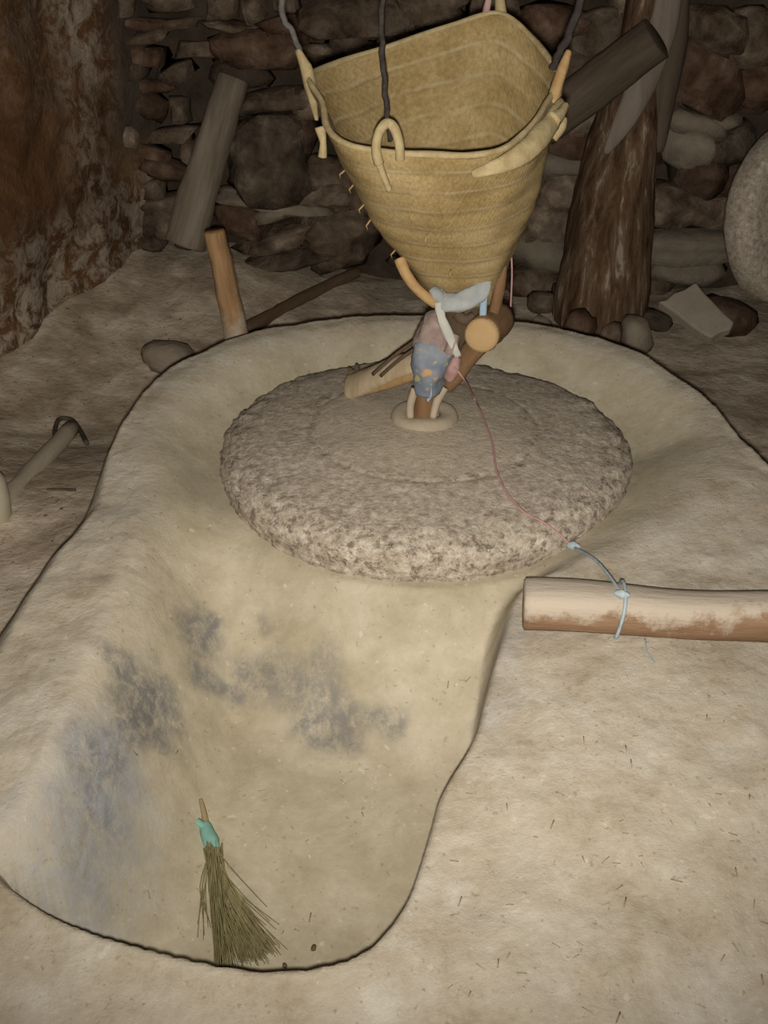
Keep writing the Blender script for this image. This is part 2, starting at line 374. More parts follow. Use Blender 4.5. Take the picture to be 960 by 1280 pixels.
def rock_data(sx, sy, sz, seed, sub=2, power=3.2, rough=.12):
    r = np.random.default_rng(seed); V = {}; F = []; verts = []
    def vid(p):
        k = tuple(np.round(p, 5))
        if k not in V: V[k] = len(verts); verts.append(np.array(p, float))
        return V[k]
    g = np.linspace(-1, 1, sub+1)
    for ax in range(3):
        for sg in (-1, 1):
            for i in range(sub):
                for j in range(sub):
                    q = []
                    for a, b in ((i, j), (i+1, j), (i+1, j+1), (i, j+1)):
                        p = [0, 0, 0]; p[ax] = sg; p[(ax+1) % 3] = g[a]; p[(ax+2) % 3] = g[b]; q.append(vid(p))
                    F.append(tuple(q) if sg > 0 else tuple(q[::-1]))
    ph = r.random(9)*6.28; out = []
    shear = r.uniform(-.18, .18, 3)
    for p in verts:
        n = (np.abs(p)**power).sum()**(1/power); q = p/n
        d = 1+rough*(math.sin(2.3*q[0]+ph[0])+math.sin(2.9*q[1]+ph[1])+math.sin(2.6*q[2]+ph[2]))*.6+rough*(r.random()-.5)*1.3
        q = q*d; q[0] += shear[0]*q[2]; q[2] += shear[1]*q[0]
        out.append((q[0]*sx, q[1]*sy, q[2]*sz))
    return out, F

# ================================================================== THE MILL BED (a modelled mound of mud)
CX, CY = 0.088, 2.05          # axis of the millstone
STONE_R = 0.452; Z0 = 0.385   # floor of the round basin
def wp(x, y, z, v): p = atz(x, y, z); return (p.x, p.y, v)
crest = []
for a in range(-4, 200, 12):
    t = math.radians(a); crest.append((CX+(.645+.02*math.cos(t))*math.cos(t), CY+.645*math.sin(t), .20))
for x, y, z, wd in [(172, 650, .452, .22), (128, 770, .435, .23), (66, 900, .43, .22), (0, 1010, .41, .22), (-62, 1062, .39, .18), (-14, 1098, .38, .08), (36, 1133, .37, .05), (85, 1158, .365, .042), (160, 1190, .36, .045), (250, 1213, .36, .034),
                    (340, 1220, .36, .034), (400, 1213, .36, .034), (450, 1196, .36, .034), (490, 1155, .365, .034), (520, 1108, .37, .034), (549, 1025, .375, .034), (556, 995, .375, .034), (600, 925, .39, .03),
                    (622, 860, .40, .045), (640, 795, .41, .05), (652, 738, .42, .06), (705, 708, .43, .09), (782, 676, .445, .19), (868, 612, .465, .27)]:
    crest.append(wp(x, y, z, wd))
crest = smooth_closed(crest, 2)
outer = []
for a in range(0, 186, 12):
    t = math.radians(a); outer.append((CX+.695*math.cos(t), CY+.690*math.sin(t), .13))
outer += [(-.610, 1.93, .14), (-.600, 1.75, .24), (-.63, 1.55, .30), (-.68, 1.3, .30), (-.85, 1.0, .3), (-.9, .6, .3), (-.6, .1, .2), (.5, .1, .2), (1.1, .3, .3), (1.15, 1.0, .3), (1.1, 1.35, .3), (.92, 1.6, .2), (.815, 1.85, .15)]
outer = smooth_closed(outer, 1)
ctrl = []
for a, z in ((0, .485), (40, .50), (70, .50), (90, .50), (120, .50), (150, .495), (180, .472)):
    t = math.radians(a); ctrl.append((CX+.66*math.cos(t), CY+.66*math.sin(t), z))
for x, y, z in [(172, 650, .455), (128, 770, .44), (70, 900, .43), (0, 1020, .405), (85, 1158, .365), (250, 1215, .36), (400, 1215, .36), (520, 1108, .37), (550, 1015, .375), (600, 925, .395), (640, 795, .415), (652, 738, .425),
                (775, 675, .445), (868, 612, .468), (760, 820, .43), (960, 760, .44), (700, 1000, .40), (960, 1000, .40), (760, 1280, .355), (960, 1280, .34), (400, 1280, .345), (0, 1280, .33), (0, 1150, .365)]:
    p = atz(x, y, z); ctrl.append((p.x, p.y, z))
ctrl += [(1.1, 1.2, .40), (1.1, .5, .33), (0, .1, .28), (-.9, .5, .28), (-.75, 1.2, .40)]
ctrl = np.array(ctrl)
def tps_fit(C, lam=2e-4):
    n = len(C); d = np.hypot(C[:, None, 0]-C[None, :, 0], C[:, None, 1]-C[None, :, 1])
    K = np.where(d > 0, d*d*np.log(d+1e-12), 0)+lam*np.eye(n); Pm = np.c_[np.ones(n), C[:, :2]]
    A = np.block([[K, Pm], [Pm.T, np.zeros((3, 3))]]); return np.linalg.solve(A, np.r_[C[:, 2], 0, 0, 0])
TW = tps_fit(ctrl)
def tps(x, y):
    s = TW[-3]+TW[-2]*x+TW[-1]*y
    for k in range(len(ctrl)):
        d2 = (x-ctrl[k, 0])**2+(y-ctrl[k, 1])**2; s = s+TW[k]*.5*d2*np.log(d2+1e-12)
    return s
GX0, GX1, GY0, GY1, GS = -1.25, 1.45, .2, 2.98, .0055
gx = np.arange(GX0, GX1, GS); gy = np.arange(GY0, GY1, GS)
XX, YY = np.meshgrid(gx, gy)
wx = XX+.011*fbm(XX, YY, 3, 4, 2, .35); wy = YY+.011*fbm(XX, YY, 13, 4, 2, .35)
top = tps(XX, YY)+.009*fbm(XX, YY, 21, 3.4, 3)+.0016*fbm(XX, YY, 31, 17, 4, .6)
dC, wC = poly_dist(wx, wy, crest)
rr = np.hypot(wx-CX, wy-CY)
pit_floor = .165-.065*sstep(1.45, .90, YY)+.004*fbm(XX, YY, 41, 6, 3)
slope = np.maximum(Z0-(rr-.458)*.95, pit_floor)
k_ = .05; hh = np.clip(.5+.5*((Z0-(rr-.458)*.95)-pit_floor)/k_, 0, 1)
slope = pit_floor+hh*((Z0-(rr-.458)*.95)-pit_floor)+k_*hh*(1-hh)
slope = np.where(rr < .458, Z0, np.minimum(slope, Z0))
front = sstep(1.84, 1.62, wy)
basin = Z0+.003*fbm(XX, YY, 51, 7, 3)
g = basin*(1-front)+slope*front
t = np.clip(dC/wC, 0, 1)
S = 1-t*t*(3-2*t)
ZZ = np.where(dC > 0, g+(np.maximum(top, g)-g)*S, top)
# outside: round the edge over and fall to the floor
dO, wO = poly_dist(wx+.008*fbm(XX, YY, 61, 6, 2), wy, outer)
fall = np.clip(-dO/wO+.12, 0, 1.0)
ZZ = ZZ-(ZZ+.06)*(fall**1.35)*(dC < 0)
def blur(A, n):
    k = np.hanning(n+2)[1:-1]; k /= k.sum(); h_ = n//2
    B = np.pad(A, h_, mode='edge'); B = np.apply_along_axis(lambda m: np.convolve(m, k, 'valid'), 0, B)
    return np.apply_along_axis(lambda m: np.convolve(m, k, 'valid'), 1, B)
bm0 = np.clip(sstep(1.52, 1.72, YY)+sstep(1.35, 1.5, YY)*sstep(-.15, -.3, XX), 0, 1)*sstep(.68, .60, rr)
ZZ = ZZ+(blur(ZZ, 25)-ZZ)*bm0
inside = sstep(-.02, .10, dC)
def zmound(x, y):
    i = (x-GX0)/GS; j = (y-GY0)/GS
    i0 = int(min(max(math.floor(i), 0), len(gx)-2)); j0 = int(min(max(math.floor(j), 0), len(gy)-2)); a = i-i0; b = j-j0
    return (ZZ[j0, i0]*(1-a)+ZZ[j0, i0+1]*a)*(1-b)+(ZZ[j0+1, i0]*(1-a)+ZZ[j0+1, i0+1]*a)*b
stone_prof = [(.443, -.012), (.446, .0), (.448, .012), (.452, .03), (.450, .048), (.440, .063), (.424, .074), (.400, .0815), (.36, .0875), (.30, .094), (.265, .0985), (.250, .100), (.240, .1015), (.230, .103), (.20, .107), (.14, .1145), (.09, .118), (.06, .120), (.03, .121)]
_pr = np.array(stone_prof)
def zstone(x, y):
    r = math.hypot(x-CX, y-CY)
    if r > STONE_R: return -1
    return Z0+.004+float(np.interp(r, _pr[::-1, 0], _pr[::-1, 1]))
def hit(px, py, lift=0.0, stone=True):
    r = ray(px, py); t = .8
    while t < 4:
        p = np.array([0, 0, CAMH])+t*r
        z = zmound(p[0], p[1]) if GX0 < p[0] < GX1 and GY0 < p[1] < GY1 else 0
        if stone: z = max(z, zstone(p[0], p[1]))
        if p[2] < z: break
        t += max(.0015, (p[2]-z)*.5)
    return Vector((p[0], p[1], z+lift))
def world_line(pts): return [tuple(hit(x, y, stone=False)[:2]) for x, y in pts]
smear = np.zeros_like(ZZ); blue = np.zeros_like(ZZ)
for pts, wd, st in [([(228, 785), (262, 782)], .048, .85), ([(258, 845), (300, 850)], .05, .8), ([(300, 838), (360, 850), (420, 880), (500, 903)], .050, .72), ([(395, 898), (430, 908)], .050, .8), ([(330, 835), (410, 850)], .05, .5),
                    ([(150, 825), (165, 860), (150, 930)], .050, .85), ([(190, 850), (150, 930), (125, 1010)], .055, .95), ([(205, 845), (200, 890)], .050, .75), ([(190, 900), (175, 930)], .03, .7), ([(125, 1010), (100, 1090), (108, 1145)], .055, .60), ([(330, 765), (335, 775)], .02, .5), ([(628, 790), (600, 890)], .03, .4)]:
    d = line_dist(XX+.02*fbm(XX, YY, 71, 14, 3), YY+.02*fbm(XX, YY, 75, 14, 3), world_line(pts))
    smear = np.maximum(smear, st*sstep(wd, wd*.15, d))
for pts, wd, st in [([(140, 950), (105, 1040), (85, 1130)], .10, .85), ([(165, 960), (135, 1100)], .07, .5), ([(640, 780), (610, 900)], .05, .4), ([(60, 1000), (60, 1100)], .08, .5)]:
    d = line_dist(XX+.02*fbm(XX, YY, 81, 14, 3), YY, world_line(pts)); blue = np.maximum(blue, st*sstep(wd, wd*.1, d))
keep = ZZ > -.045
ny, nx = XX.shape
idx = np.arange(nx*ny).reshape(ny, nx)
q = np.stack([idx[:-1, :-1], idx[:-1, 1:], idx[1:, 1:], idx[1:, :-1]], -1).reshape(-1, 4)
kq = keep.ravel()[q].any(1); q = q[kq]
used = np.unique(q); remap = -np.ones(nx*ny, int); remap[used] = np.arange(len(used))
V = np.stack([XX.ravel(), YY.ravel(), ZZ.ravel()], 1)[used]
bed = mesh_obj('mill_bed', V.tolist(), [tuple(r) for r in remap[q].tolist()], 'mud')
attr(bed, 'inside', inside.ravel()[used]); attr(bed, 'smear', smear.ravel()[used]); attr(bed, 'smear_blue', blue.ravel()[used])
tag(bed, 'big pale mud-plastered mill bed with round basin and scooped flour pit', 'mill bed')
# crumbs and chopped straw caught in the dried mud of the right shoulder
parts = []
r = np.random.default_rng(5)
for k in range(90):
    x = r.uniform(560, 960); y = r.uniform(830, 1275)
    if k % 4 == 0: x, y = r.uniform(150, 500), r.uniform(930, 1180)
    p = hit(x, y, .0015); a = r.uniform(0, 6.28); L = r.uniform(.002, .008)
    e = Vector((math.cos(a)*L, math.sin(a)*L, 0)); q2 = p+e; q2.z = zmound(q2.x, q2.y)+.002; q1 = p-e; q1.z = zmound(q1.x, q1.y)+.001
    if abs(q1.z-q2.z) > .02: continue
    parts.append(tube_data([q1, p, q2], r.uniform(.0005, .0011), sides=4))
v, f = joined(parts); ch = mesh_obj('chopped_straw', v, f, 'straw', bed); tag(ch, 'bits of chopped straw in the mud', kind='stuff')

# ================================================================== ROOM
fx = np.arange(-2.6, 2.8, .03); fy = np.arange(-.9, 4.5, .03); FX, FY = np.meshgrid(fx, fy)
def floor_h(X, Y):
    rise = .20*sstep(2.9, 4.25, Y)*sstep(.3, -.9, X)+.10*sstep(-.8, -1.5, X)*sstep(2.4, 3.6, Y)+.05*sstep(3.5, 4.2, Y)
    rise = rise+.15*sstep(-.40, -.75, X)*sstep(3.1, 2.3, Y)
    return rise+.012*fbm(X, Y, 91, 2.5, 3)+.005*fbm(X, Y, 95, 12, 2)
FZ = floor_h(FX, FY); ny, nx = FX.shape; idx = np.arange(nx*ny).reshape(ny, nx)
q = np.stack([idx[:-1, :-1], idx[:-1, 1:], idx[1:, 1:], idx[1:, :-1]], -1).reshape(-1, 4)
fo = mesh_obj('floor', np.stack([FX.ravel(), FY.ravel(), FZ.ravel()], 1).tolist(), [tuple(a) for a in q.tolist()], 'floor')
tag(fo, 'uneven brown trodden dirt floor around the mill', kind='structure')
def fz(x, y): return float(floor_h(np.array([x]), np.array([y]))[0])
def fhit(px, py, lift=0.0):
    r = ray(px, py); t = 1.0
    while t < 6:
        p = np.array([0, 0, CAMH])+t*r
        if p[2] < fz(p[0], p[1]): break
        t += .01
    return Vector((p[0], p[1], fz(p[0], p[1])+lift))
BW = 4.22
# left wall: bulging stained plaster
LA = Vector((-2.55, .6, 0)); LB = Vector((-.80, 4.45, 0))
def wall_sheet(name, A, B, z0, z1, step, mat, amp, seed, nside=1, thick=.15):
    d = (B-A); L = d.length; d.normalize(); n = Vector((d.y, -d.x, 0))*nside
    s = np.arange(0, L+step, step); z = np.arange(z0, z1+step, step); SS, Z = np.meshgrid(s, z)
    D = amp*(fbm(SS, Z, seed, 2.2, 4)*.7+.5*fbm(SS, Z, seed+9, 9, 3)*.5)
    V = np.stack([A.x+d.x*SS+n.x*D, A.y+d.y*SS+n.y*D, Z], -1)
    ny, nx = SS.shape; idx = np.arange(nx*ny).reshape(ny, nx)
    q = np.stack([idx[:-1, :-1], idx[:-1, 1:], idx[1:, 1:], idx[1:, :-1]], -1).reshape(-1, 4).tolist()
    vs_ = V.reshape(-1, 3).tolist(); nb = len(vs_)
    for a, zz in ((A, z0), (B, z0), (B, z1), (A, z1)): vs_.append((a.x-n.x*thick, a.y-n.y*thick, zz))
    q.append([nb, nb+3, nb+2, nb+1])
    q.append([idx[0, k] for k in range(nx)][::-1]+[nb, nb+1]); q.append([idx[-1, k] for k in range(nx)]+[nb+2, nb+3])
    return mesh_obj(name, vs_, q, mat), SS, Z
lw, SS, Z = wall_sheet('wall_left', LA, LB, -.05, 2.35, .035, 'left_wall', .045, 101)
far = SS.max()
salt = .95*sstep(.62, .30, Z+.10*fbm(SS, Z, 111, 3, 3))+.35*sstep(.35, .1, Z)
salt = np.maximum(salt, .8*np.exp(-((SS-(far-.62))/.14)**2)*sstep(.3, .6, Z))
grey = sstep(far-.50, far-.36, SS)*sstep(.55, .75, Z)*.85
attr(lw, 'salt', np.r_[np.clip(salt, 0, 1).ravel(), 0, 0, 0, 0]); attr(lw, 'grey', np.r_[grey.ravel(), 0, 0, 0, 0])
tag(lw, 'stained reddish-brown plaster wall with whitish salt patches', kind='structure')
wb, SS, Z = wall_sheet('wall_back', Vector((-1.2, BW+.06, 0)), Vector((2.7, BW+.06, 0)), -.05, 2.35, .06, 'back_mud', .05, 131)
tag(wb, 'dark dry-stone rubble wall behind the mill', kind='structure')
wr, SS, Z = wall_sheet('wall_right', Vector((2.5, 4.4, 0)), Vector((2.5, .4, 0)), -.05, 2.35, .08, 'back_mud', .05, 151)
tag(wr, 'dark mud wall outside the right edge', kind='structure')
cv, cf = rock_data(2.7, 2.75, .05, 3, 2, 30, 0)
ce = mesh_obj('ceiling', [(x+.05, y+1.75, z+2.40) for x, y, z in cv], cf, 'ceiling', smooth=False); tag(ce, 'smoke-dark ceiling above the mill', kind='structure')

# stones of the back wall: a few told apart in the photograph, the rest in rough courses
occupied = []
def wall_stone(cx, cz, w_, h_, mat, seed, out=.07, rot=0.0, sub=2, power=3.2, y=None):
    v, f = rock_data(w_/2*1.06, out+.03, h_/2*1.1, seed, sub, power+random.uniform(0, 3), .24)
    o = mesh_obj('stone', v, f, mat)
    o.location = Vector((cx, (y if y is not None else BW), cz)); o.rotation_euler = (random.uniform(-.12, .12), rot, random.uniform(-.15, .15))
    o.parent = wb
    return o
def wpx(x, y, wpx_, hpx, mat, rot=0.0, out=.08, sub=3, power=3.0, Y=BW-.01, claim=True):
    p = atY(x, y, Y); sc = FPX/((Y)*math.cos(PITCH)+(CAMH-p.z)*math.sin(PITCH))
    w_, h_ = wpx_/sc, hpx/sc/.97
    wall_stone(p.x, p.z, w_, h_, mat, hash((x, y)) % 9999, out, rot, sub, power, Y)
    if claim: occupied.append((p.x, p.z, w_*.5, h_*.5))
for a in [(334, 197, 112, 92, 'stone', .08, .10, 4, 2.6), (330, 248, 120, 22, 'stone_pale', .12, .10), (352, 262, 66, 18, 'stone_pale', -.25, .11), (298, 268, 60, 46, 'stone_red', .1, .07), (428, 296, 100, 74, 'stone', -.1, .10, 4, 2.5),
          (350, 300, 120, 22, 'stone', -.22, .09), (340, 322, 110, 20, 'stone', -.25, .10), (370, 165, 44, 40, 'stone_red', .1, .07), (340, 125, 90, 30, 'stone', -.1, .07), (400, 128, 60, 26, 'stone', -.15, .08), (320, 60, 110, 40, 'stone_red', 0, .06), (300, 90, 60, 30, 'back_mud', 0, .04),
          (425, 225, 60, 44, 'stone', .2, .07), (400, 238, 70, 22, 'stone', -.1, .08), (465, 245, 50, 30, 'stone_red', 0, .06),
          (860, 152, 66, 34, 'stone_pale', .1, .09), (852, 182, 64, 44, 'stone_pale', .5, .10, 3, 2.4), (905, 180, 62, 50, 'stone', -.2, .09, 3, 2.4), (880, 148, 60, 18, 'stone_pale', .0, .08), (868, 220, 60, 44, 'stone_red', .1, .06), (868, 258, 120, 48, 'stone', .08, .09, 4), (925, 225, 50, 40, 'stone_red', 0, .06),
          (868, 300, 130, 22, 'stone_pale', .03, .10), (855, 328, 100, 34, 'stone_pale', .1, .09), (880, 90, 90, 60, 'stone_red', .2, .07, 3, 2.6), (930, 105, 70, 60, 'stone_red', -.2, .07), (880, 35, 80, 50, 'stone', .3, .08), (935, 45, 60, 60, 'stone', 0, .07),
          (715, 205, 80, 34, 'stone_pale', 0, .07), (720, 172, 80, 40, 'stone_red', 0, .05), (705, 235, 70, 40, 'stone', .1, .06), (690, 275, 80, 40, 'stone', 0, .07), (680, 312, 90, 44, 'stone_pale', .2, .08, 3, 2.5), (668, 350, 70, 40, 'stone', 0, .09), (725, 320, 60, 50, 'stone', .3, .06),
          (755, 40, 80, 40, 'stone', 0, .06), (730, 80, 70, 40, 'stone', .1, .06), (690, 30, 90, 40, 'stone_red', 0, .05), (450, 20, 120, 40, 'stone', 0, .06), (540, 8, 90, 30, 'stone', 0, .06)]:
    wpx(a[0], a[1], a[2], a[3], a[4], a[5], a[6], *(a[7:]))
z = .10; row = 0
r = random.Random(4)
while z < 1.24:
    h_ = r.choice([.045, .06, .08, .105]); x = -.95+r.uniform(-.1, 0)
    while x < 1.95:
        w_ = r.uniform(.07, .24)*(1.0 if h_ > .07 else 1.2)
        cx, cz = x+w_/2, z+h_/2+r.uniform(-.012, .012)
        if not any(abs(cx-a)/(c+w_*.28) < 1 and abs(cz-b)/(d+h_*.28) < 1 for a, b, c, d in occupied):
            wall_stone(cx, cz, w_*r.uniform(.8, 1.08), h_*r.uniform(.7, 1.15), r.choice(['stone', 'stone', 'stone', 'stone', 'stone_red', 'stone_red']) if r.random() < .93 else 'stone_red', r.randint(0, 9999), r.uniform(.02, .09), r.gauss(0, .16))
        x += w_+r.uniform(0, .02)
    z += h_

# ================================================================== MILLSTONE
ms = thing('millstone', 'large round grey runner millstone lying in the mud basin', 'millstone', (CX, CY, Z0+.004))
prof = []
for k in range(len(stone_prof)-1):
    for s in range(3):
        t_ = s/3; prof.append((stone_prof[k][0]*(1-t_)+stone_prof[k+1][0]*t_, stone_prof[k][1]*(1-t_)+stone_prof[k+1][1]*t_))
prof.append(stone_prof[-1]); prof.append((.03, .06)); prof.insert(0, (.2, -.002))
SEG = 220
v, f = lathe_data(prof, SEG); v = np.array(v)
ang = np.arctan2(v[:, 1], v[:, 0]); rad = np.hypot(v[:, 0], v[:, 1])
nz = fbm(v[:, 0]*1.0+v[:, 2]*3, v[:, 1]+v[:, 2]*2, 201, 38, 3, .7)
flank = sstep(.28, .43, rad)
irr = .004*np.sin(ang*3+.7)+.0015*np.sin(ang*7+2)
sc_ = 1+(irr+nz*.003*flank)*flank/np.maximum(rad, .05)
v[:, 0] *= sc_; v[:, 1] *= sc_
v[:, 2] += nz*.0030*(.08+.92*flank)*(v[:, 2] > .01)+.003*fbm(v[:, 0], v[:, 1], 205, 7, 2)*(v[:, 2] > .02)
grv = np.exp(-((rad-.250)/.006)**2)*(fbm(v[:, 0], v[:, 1], 207, 20, 2) > -.15); v[:, 2] -= .0022*grv
f.append(tuple(range(SEG))[::-1])
body = mesh_obj('stone_body', (v+np.array([CX, CY, Z0+.004])).tolist(), f, 'millstone', ms)
attr(body, 'bare', np.clip(sstep(.34, .43, rad)*.75+.12*sstep(.2, .3, rad)+.9*np.exp(-((rad-.252-.02*fbm(v[:, 0], v[:, 1], 209, 12, 2))/.016)**2), 0, 1)); attr(body, 'dust', np.clip(sstep(.36, .08, rad)*.9+.08, 0, 1))
pc = [(.032, .0), (.034, .014), (.042, .019), (.054, .020), (.064, .017), (.071, .009), (.074, -.004)]
pc = [tuple(p) for p in catmull([(a, b, 0) for a, b in pc], 3)[:, :2]]
v, f = lathe_data(pc[::-1], 48); v = np.array(v); v[:, 2] += .118+.002*np.sin(np.arctan2(v[:, 1], v[:, 0])*3); v[:, :2] *= 1+.02*np.sin(np.arctan2(v[:, 1], v[:, 0])[:, None]*2+1)
col_ = mesh_obj('clay_collar', (v+np.array([CX, CY, Z0+.004])).tolist(), f, 'clay', ms); tag(col_, 'raised clay collar around the eye')

# ================================================================== BEAM on the right shoulder
bl0 = hit(652, 786, 0); 
p0 = atz(654, 755, .466); p1 = atz(964, 772, .470)
dirb = (p1-p0).normalized(); p1 = p0+dirb*.78
L = (p1-p0).length; NR = 26; verts = []; rb = np.random.default_rng(8)
def beam_section(t_, k):
    out = []; wv = .0375+.0018*math.sin(t_*9+1)+.003*t_
    for s in range(20):
        a = 2*math.pi*s/20; c, s_ = math.cos(a), math.sin(a)
        n_ = (abs(c)**3.2+abs(s_)**3.2)**(1/3.2)
        out.append((wv*1.0*c/n_*(1+.04*math.sin(3*a+t_*5)), wv*s_/n_*(1+.03*math.sin(2*a+t_*7+1))+.003*math.sin(t_*14)))
    return out
T = [0, .004]+list(np.linspace(.02, .98, NR))+[1.0]
for k, t_ in enumerate(T):
    shr = .86 if k in (0, len(T)-1) else 1
    for c, s_ in beam_section(t_, k): verts.append((L*t_, c*shr, s_*shr))
nT = len(T); faces = [(k*20+s, (k+1)*20+s, (k+1)*20+(s+1) % 20, k*20+(s+1) % 20) for k in range(nT-1) for s in range(20)]
faces += [tuple(range(20)), tuple((nT-1)*20+s for s in range(19, -1, -1))]
bm_ = mesh_obj('wooden_beam', verts, faces, 'beam')
bm_.location = p0; bm_.rotation_euler = (0, -math.asin(dirb.z), math.atan2(dirb.y, dirb.x))
attr(bm_, 'dust', [np.clip(.42+v_[2]*11+v_[1]*4, 0, 1) for v_ in verts])
tag(bm_, 'short thick wooden beam, dusted with flour, lying on the mud beside the pit', 'beam')

# ================================================================== BASKET HOPPER
rim_ctrl = [(387, 96, 2.07), (393, 125, 1.99), (404, 158, 1.91), (432, 181, 1.85), (480, 190, 1.82), (530, 194, 1.81), (580, 194, 1.815), (625, 187, 1.83), (660, 168, 1.87), (686, 138, 1.94), (696, 108, 2.03), (693, 84, 2.12), (668, 50, 2.21), (625, 17, 2.28), (560, 33, 2.29), (480, 58, 2.26), (420, 80, 2.17)]
rim = catmull([atY(*p) for p in rim_ctrl], 6, True); NB = len(rim)
rc = rim.mean(0); bc = np.array(atY(580, 372, 2.055))
angs = np.unwrap(np.arctan2(rim[:, 1]-rc[1], rim[:, 0]-rc[0]))
bot = np.stack([bc[0]+.066*np.cos(angs), bc[1]+.062*np.sin(angs), np.full(NB, bc[2])], 1)
ROWS = 72; COILS = 9
bk = thing('basket_hopper', 'tapering woven straw basket hung on ropes above the millstone', 'basket', Vector(bc))
def shell(off):
    out = []
    for k in range(ROWS+1):
        t_ = k/ROWS; ctr = rc*(1-t_)+bc*t_
        P_ = rim*(1-t_)+bot*t_
        d = P_-ctr; d[:, 2] *= .0; ln = np.linalg.norm(d, axis=1, keepdims=True); n_ = d/np.maximum(ln, 1e-6)
        bulge = .060*math.sin(math.pi*min(1, t_*1.0))**1.0*(1-.35*t_)
        ridge = (.0036 if off == 0 else .0062)*np.abs(np.sin(math.pi*COILS*t_+.25*np.sin(angs*2+t_*4)+.15*np.sin(angs*5)))[:, None]**.7*(.75+.35*np.sin(angs*3+t_*17))[:, None]
        lump = .005*np.sin(angs*3+t_*5)+.004*np.sin(angs*5-t_*9+1)+.002*np.sin(angs*9+t_*13)
        out.append(P_+n_*(bulge*ln*2.0+ridge+lump[:, None]*(1-t_*.5)-off))
    return np.array(out)
So = shell(0); Si = shell(.010)
V_ = np.concatenate([So.reshape(-1, 3), Si.reshape(-1, 3)]); nb = (ROWS+1)*NB; F_ = []
for k in range(ROWS):
    for s in range(NB):
        s2 = (s+1) % NB
        F_.append((k*NB+s, (k+1)*NB+s, (k+1)*NB+s2, k*NB+s2)); F_.append((nb+k*NB+s, nb+k*NB+s2, nb+(k+1)*NB+s2, nb+(k+1)*NB+s))
for s in range(NB):
    s2 = (s+1) % NB; F_.append((s, s2, nb+s2, nb+s)); F_.append((ROWS*NB+s, nb+ROWS*NB+s, nb+ROWS*NB+s2, ROWS*NB+s2))
bo = mesh_obj('basket_body', V_.tolist(), F_, 'esparto', bk)
uvl = bo.data.uv_layers.new(name='UVMap')
for lp in bo.data.loops:
    i = lp.vertex_index % nb; uvl.data[lp.index].uv = ((i % NB)/NB, (i//NB)/ROWS)
braid = (So[0]+Si[0])/2; braid = np.vstack([braid, braid[:1]])
v, f = tube_data(braid, .0060, sides=7, wob=.2, seed=3, cap=False); mesh_obj('rim_braid', v, f, 'fibre', bk)
# front loop and its loose end
Yf = 1.80
lp = catmull([atY(474, 205, Yf), atY(470, 185, Yf-.005), atY(474, 165, Yf), atY(484, 154, Yf+.012), atY(494, 162, Yf+.008), atY(499, 180, Yf), atY(500, 200, Yf)], 6)
hl = tube('handle_loop', lp, .0085, 'fibre', bk, sides=8, wob=.1)
le = tube('loose_end', catmull([atY(474, 205, Yf-.002), atY(480, 222, Yf+.005), atY(487, 238, Yf+.008)], 5), [.007, .006, .005], 'fibre', bk, sides=7, wob=.1)
le.parent = hl
# left ear
tube('corner_ear', catmull([atY(396, 150, 2.0), atY(388, 110, 2.05), atY(382, 84, 2.07), atY(372, 62, 2.08)], 5), [.003, .010, .011, .005], 'fibre', bk, sides=10, wob=.2)
tube('dangling_tuft', catmull([atY(400, 160, 1.95), atY(404, 178, 1.94), atY(403, 196, 1.94)], 5), [.010, .007, .009], 'fibre', bk, sides=7, wob=.15)
# right ear with the rolled fold along the rim
tube('corner_ear', catmull([atY(690, 130, 1.99), atY(697, 105, 2.01), atY(706, 78, 2.03), atY(711, 64, 2.04)], 5), [.012, .011, .009, .006], 'fibre_orange', bk, sides=8, wob=.12)
rf = tube('rolled_fold', catmull([atY(590, 218, 1.79), atY(630, 205, 1.80), atY(664, 182, 1.84), atY(688, 156, 1.90), atY(704, 128, 1.97)], 6), [.005, .012, .018, .022, .019, .010], 'fibre', bk, sides=14, wob=.2, flat=.5, up=(.5, -.8, .3))
ft1 = tube('fold_tip', catmull([atY(690, 150, 1.90), atY(700, 142, 1.92), atY(708, 130, 1.94)], 5), [.014, .011, .005], 'fibre', bk, sides=8, wob=.18)
ft2 = tube('fold_tip', catmull([atY(690, 172, 1.93), atY(702, 158, 1.94), atY(706, 148, 1.95)], 5), [.010, .009, .005], 'fibre', bk, sides=8, wob=.18)
ft1.parent = rf; ft2.parent = rf
# back ear
tube('corner_ear', catmull([atY(628, 44, 2.29), atY(627, 20, 2.295), atY(624, -8, 2.30)], 5), [.016, .014, .008], 'fibre', bk, sides=8, wob=.15)
tube('corner_ear', catmull([atY(606, 46, 2.28), atY(607, 22, 2.29), atY(611, -2, 2.295)], 5), [.010, .009, .006], 'cloth_pink', bk, sides=8, wob=.15)
# frayed fibres on the left flank
fr = []
for k in range(9):
    i = random.randint(int(NB*.02), int(NB*.30)); j = random.randint(20, 60); p = Vector(So[j, i]); n_ = (p-Vector((bc[0], bc[1], p.z))).normalized()
    e = p+n_*random.uniform(.004, .010)+Vector((0, 0, -random.uniform(.008, .022)))
    fr.append(tube_data([p, (p+e)/2+n_*.006, e], [.0022, .0015, .0006], sides=4))
v, f = joined(fr); tag(mesh_obj('frayed_fibres', v, f, 'fibre_orange', bk), kind='stuff')

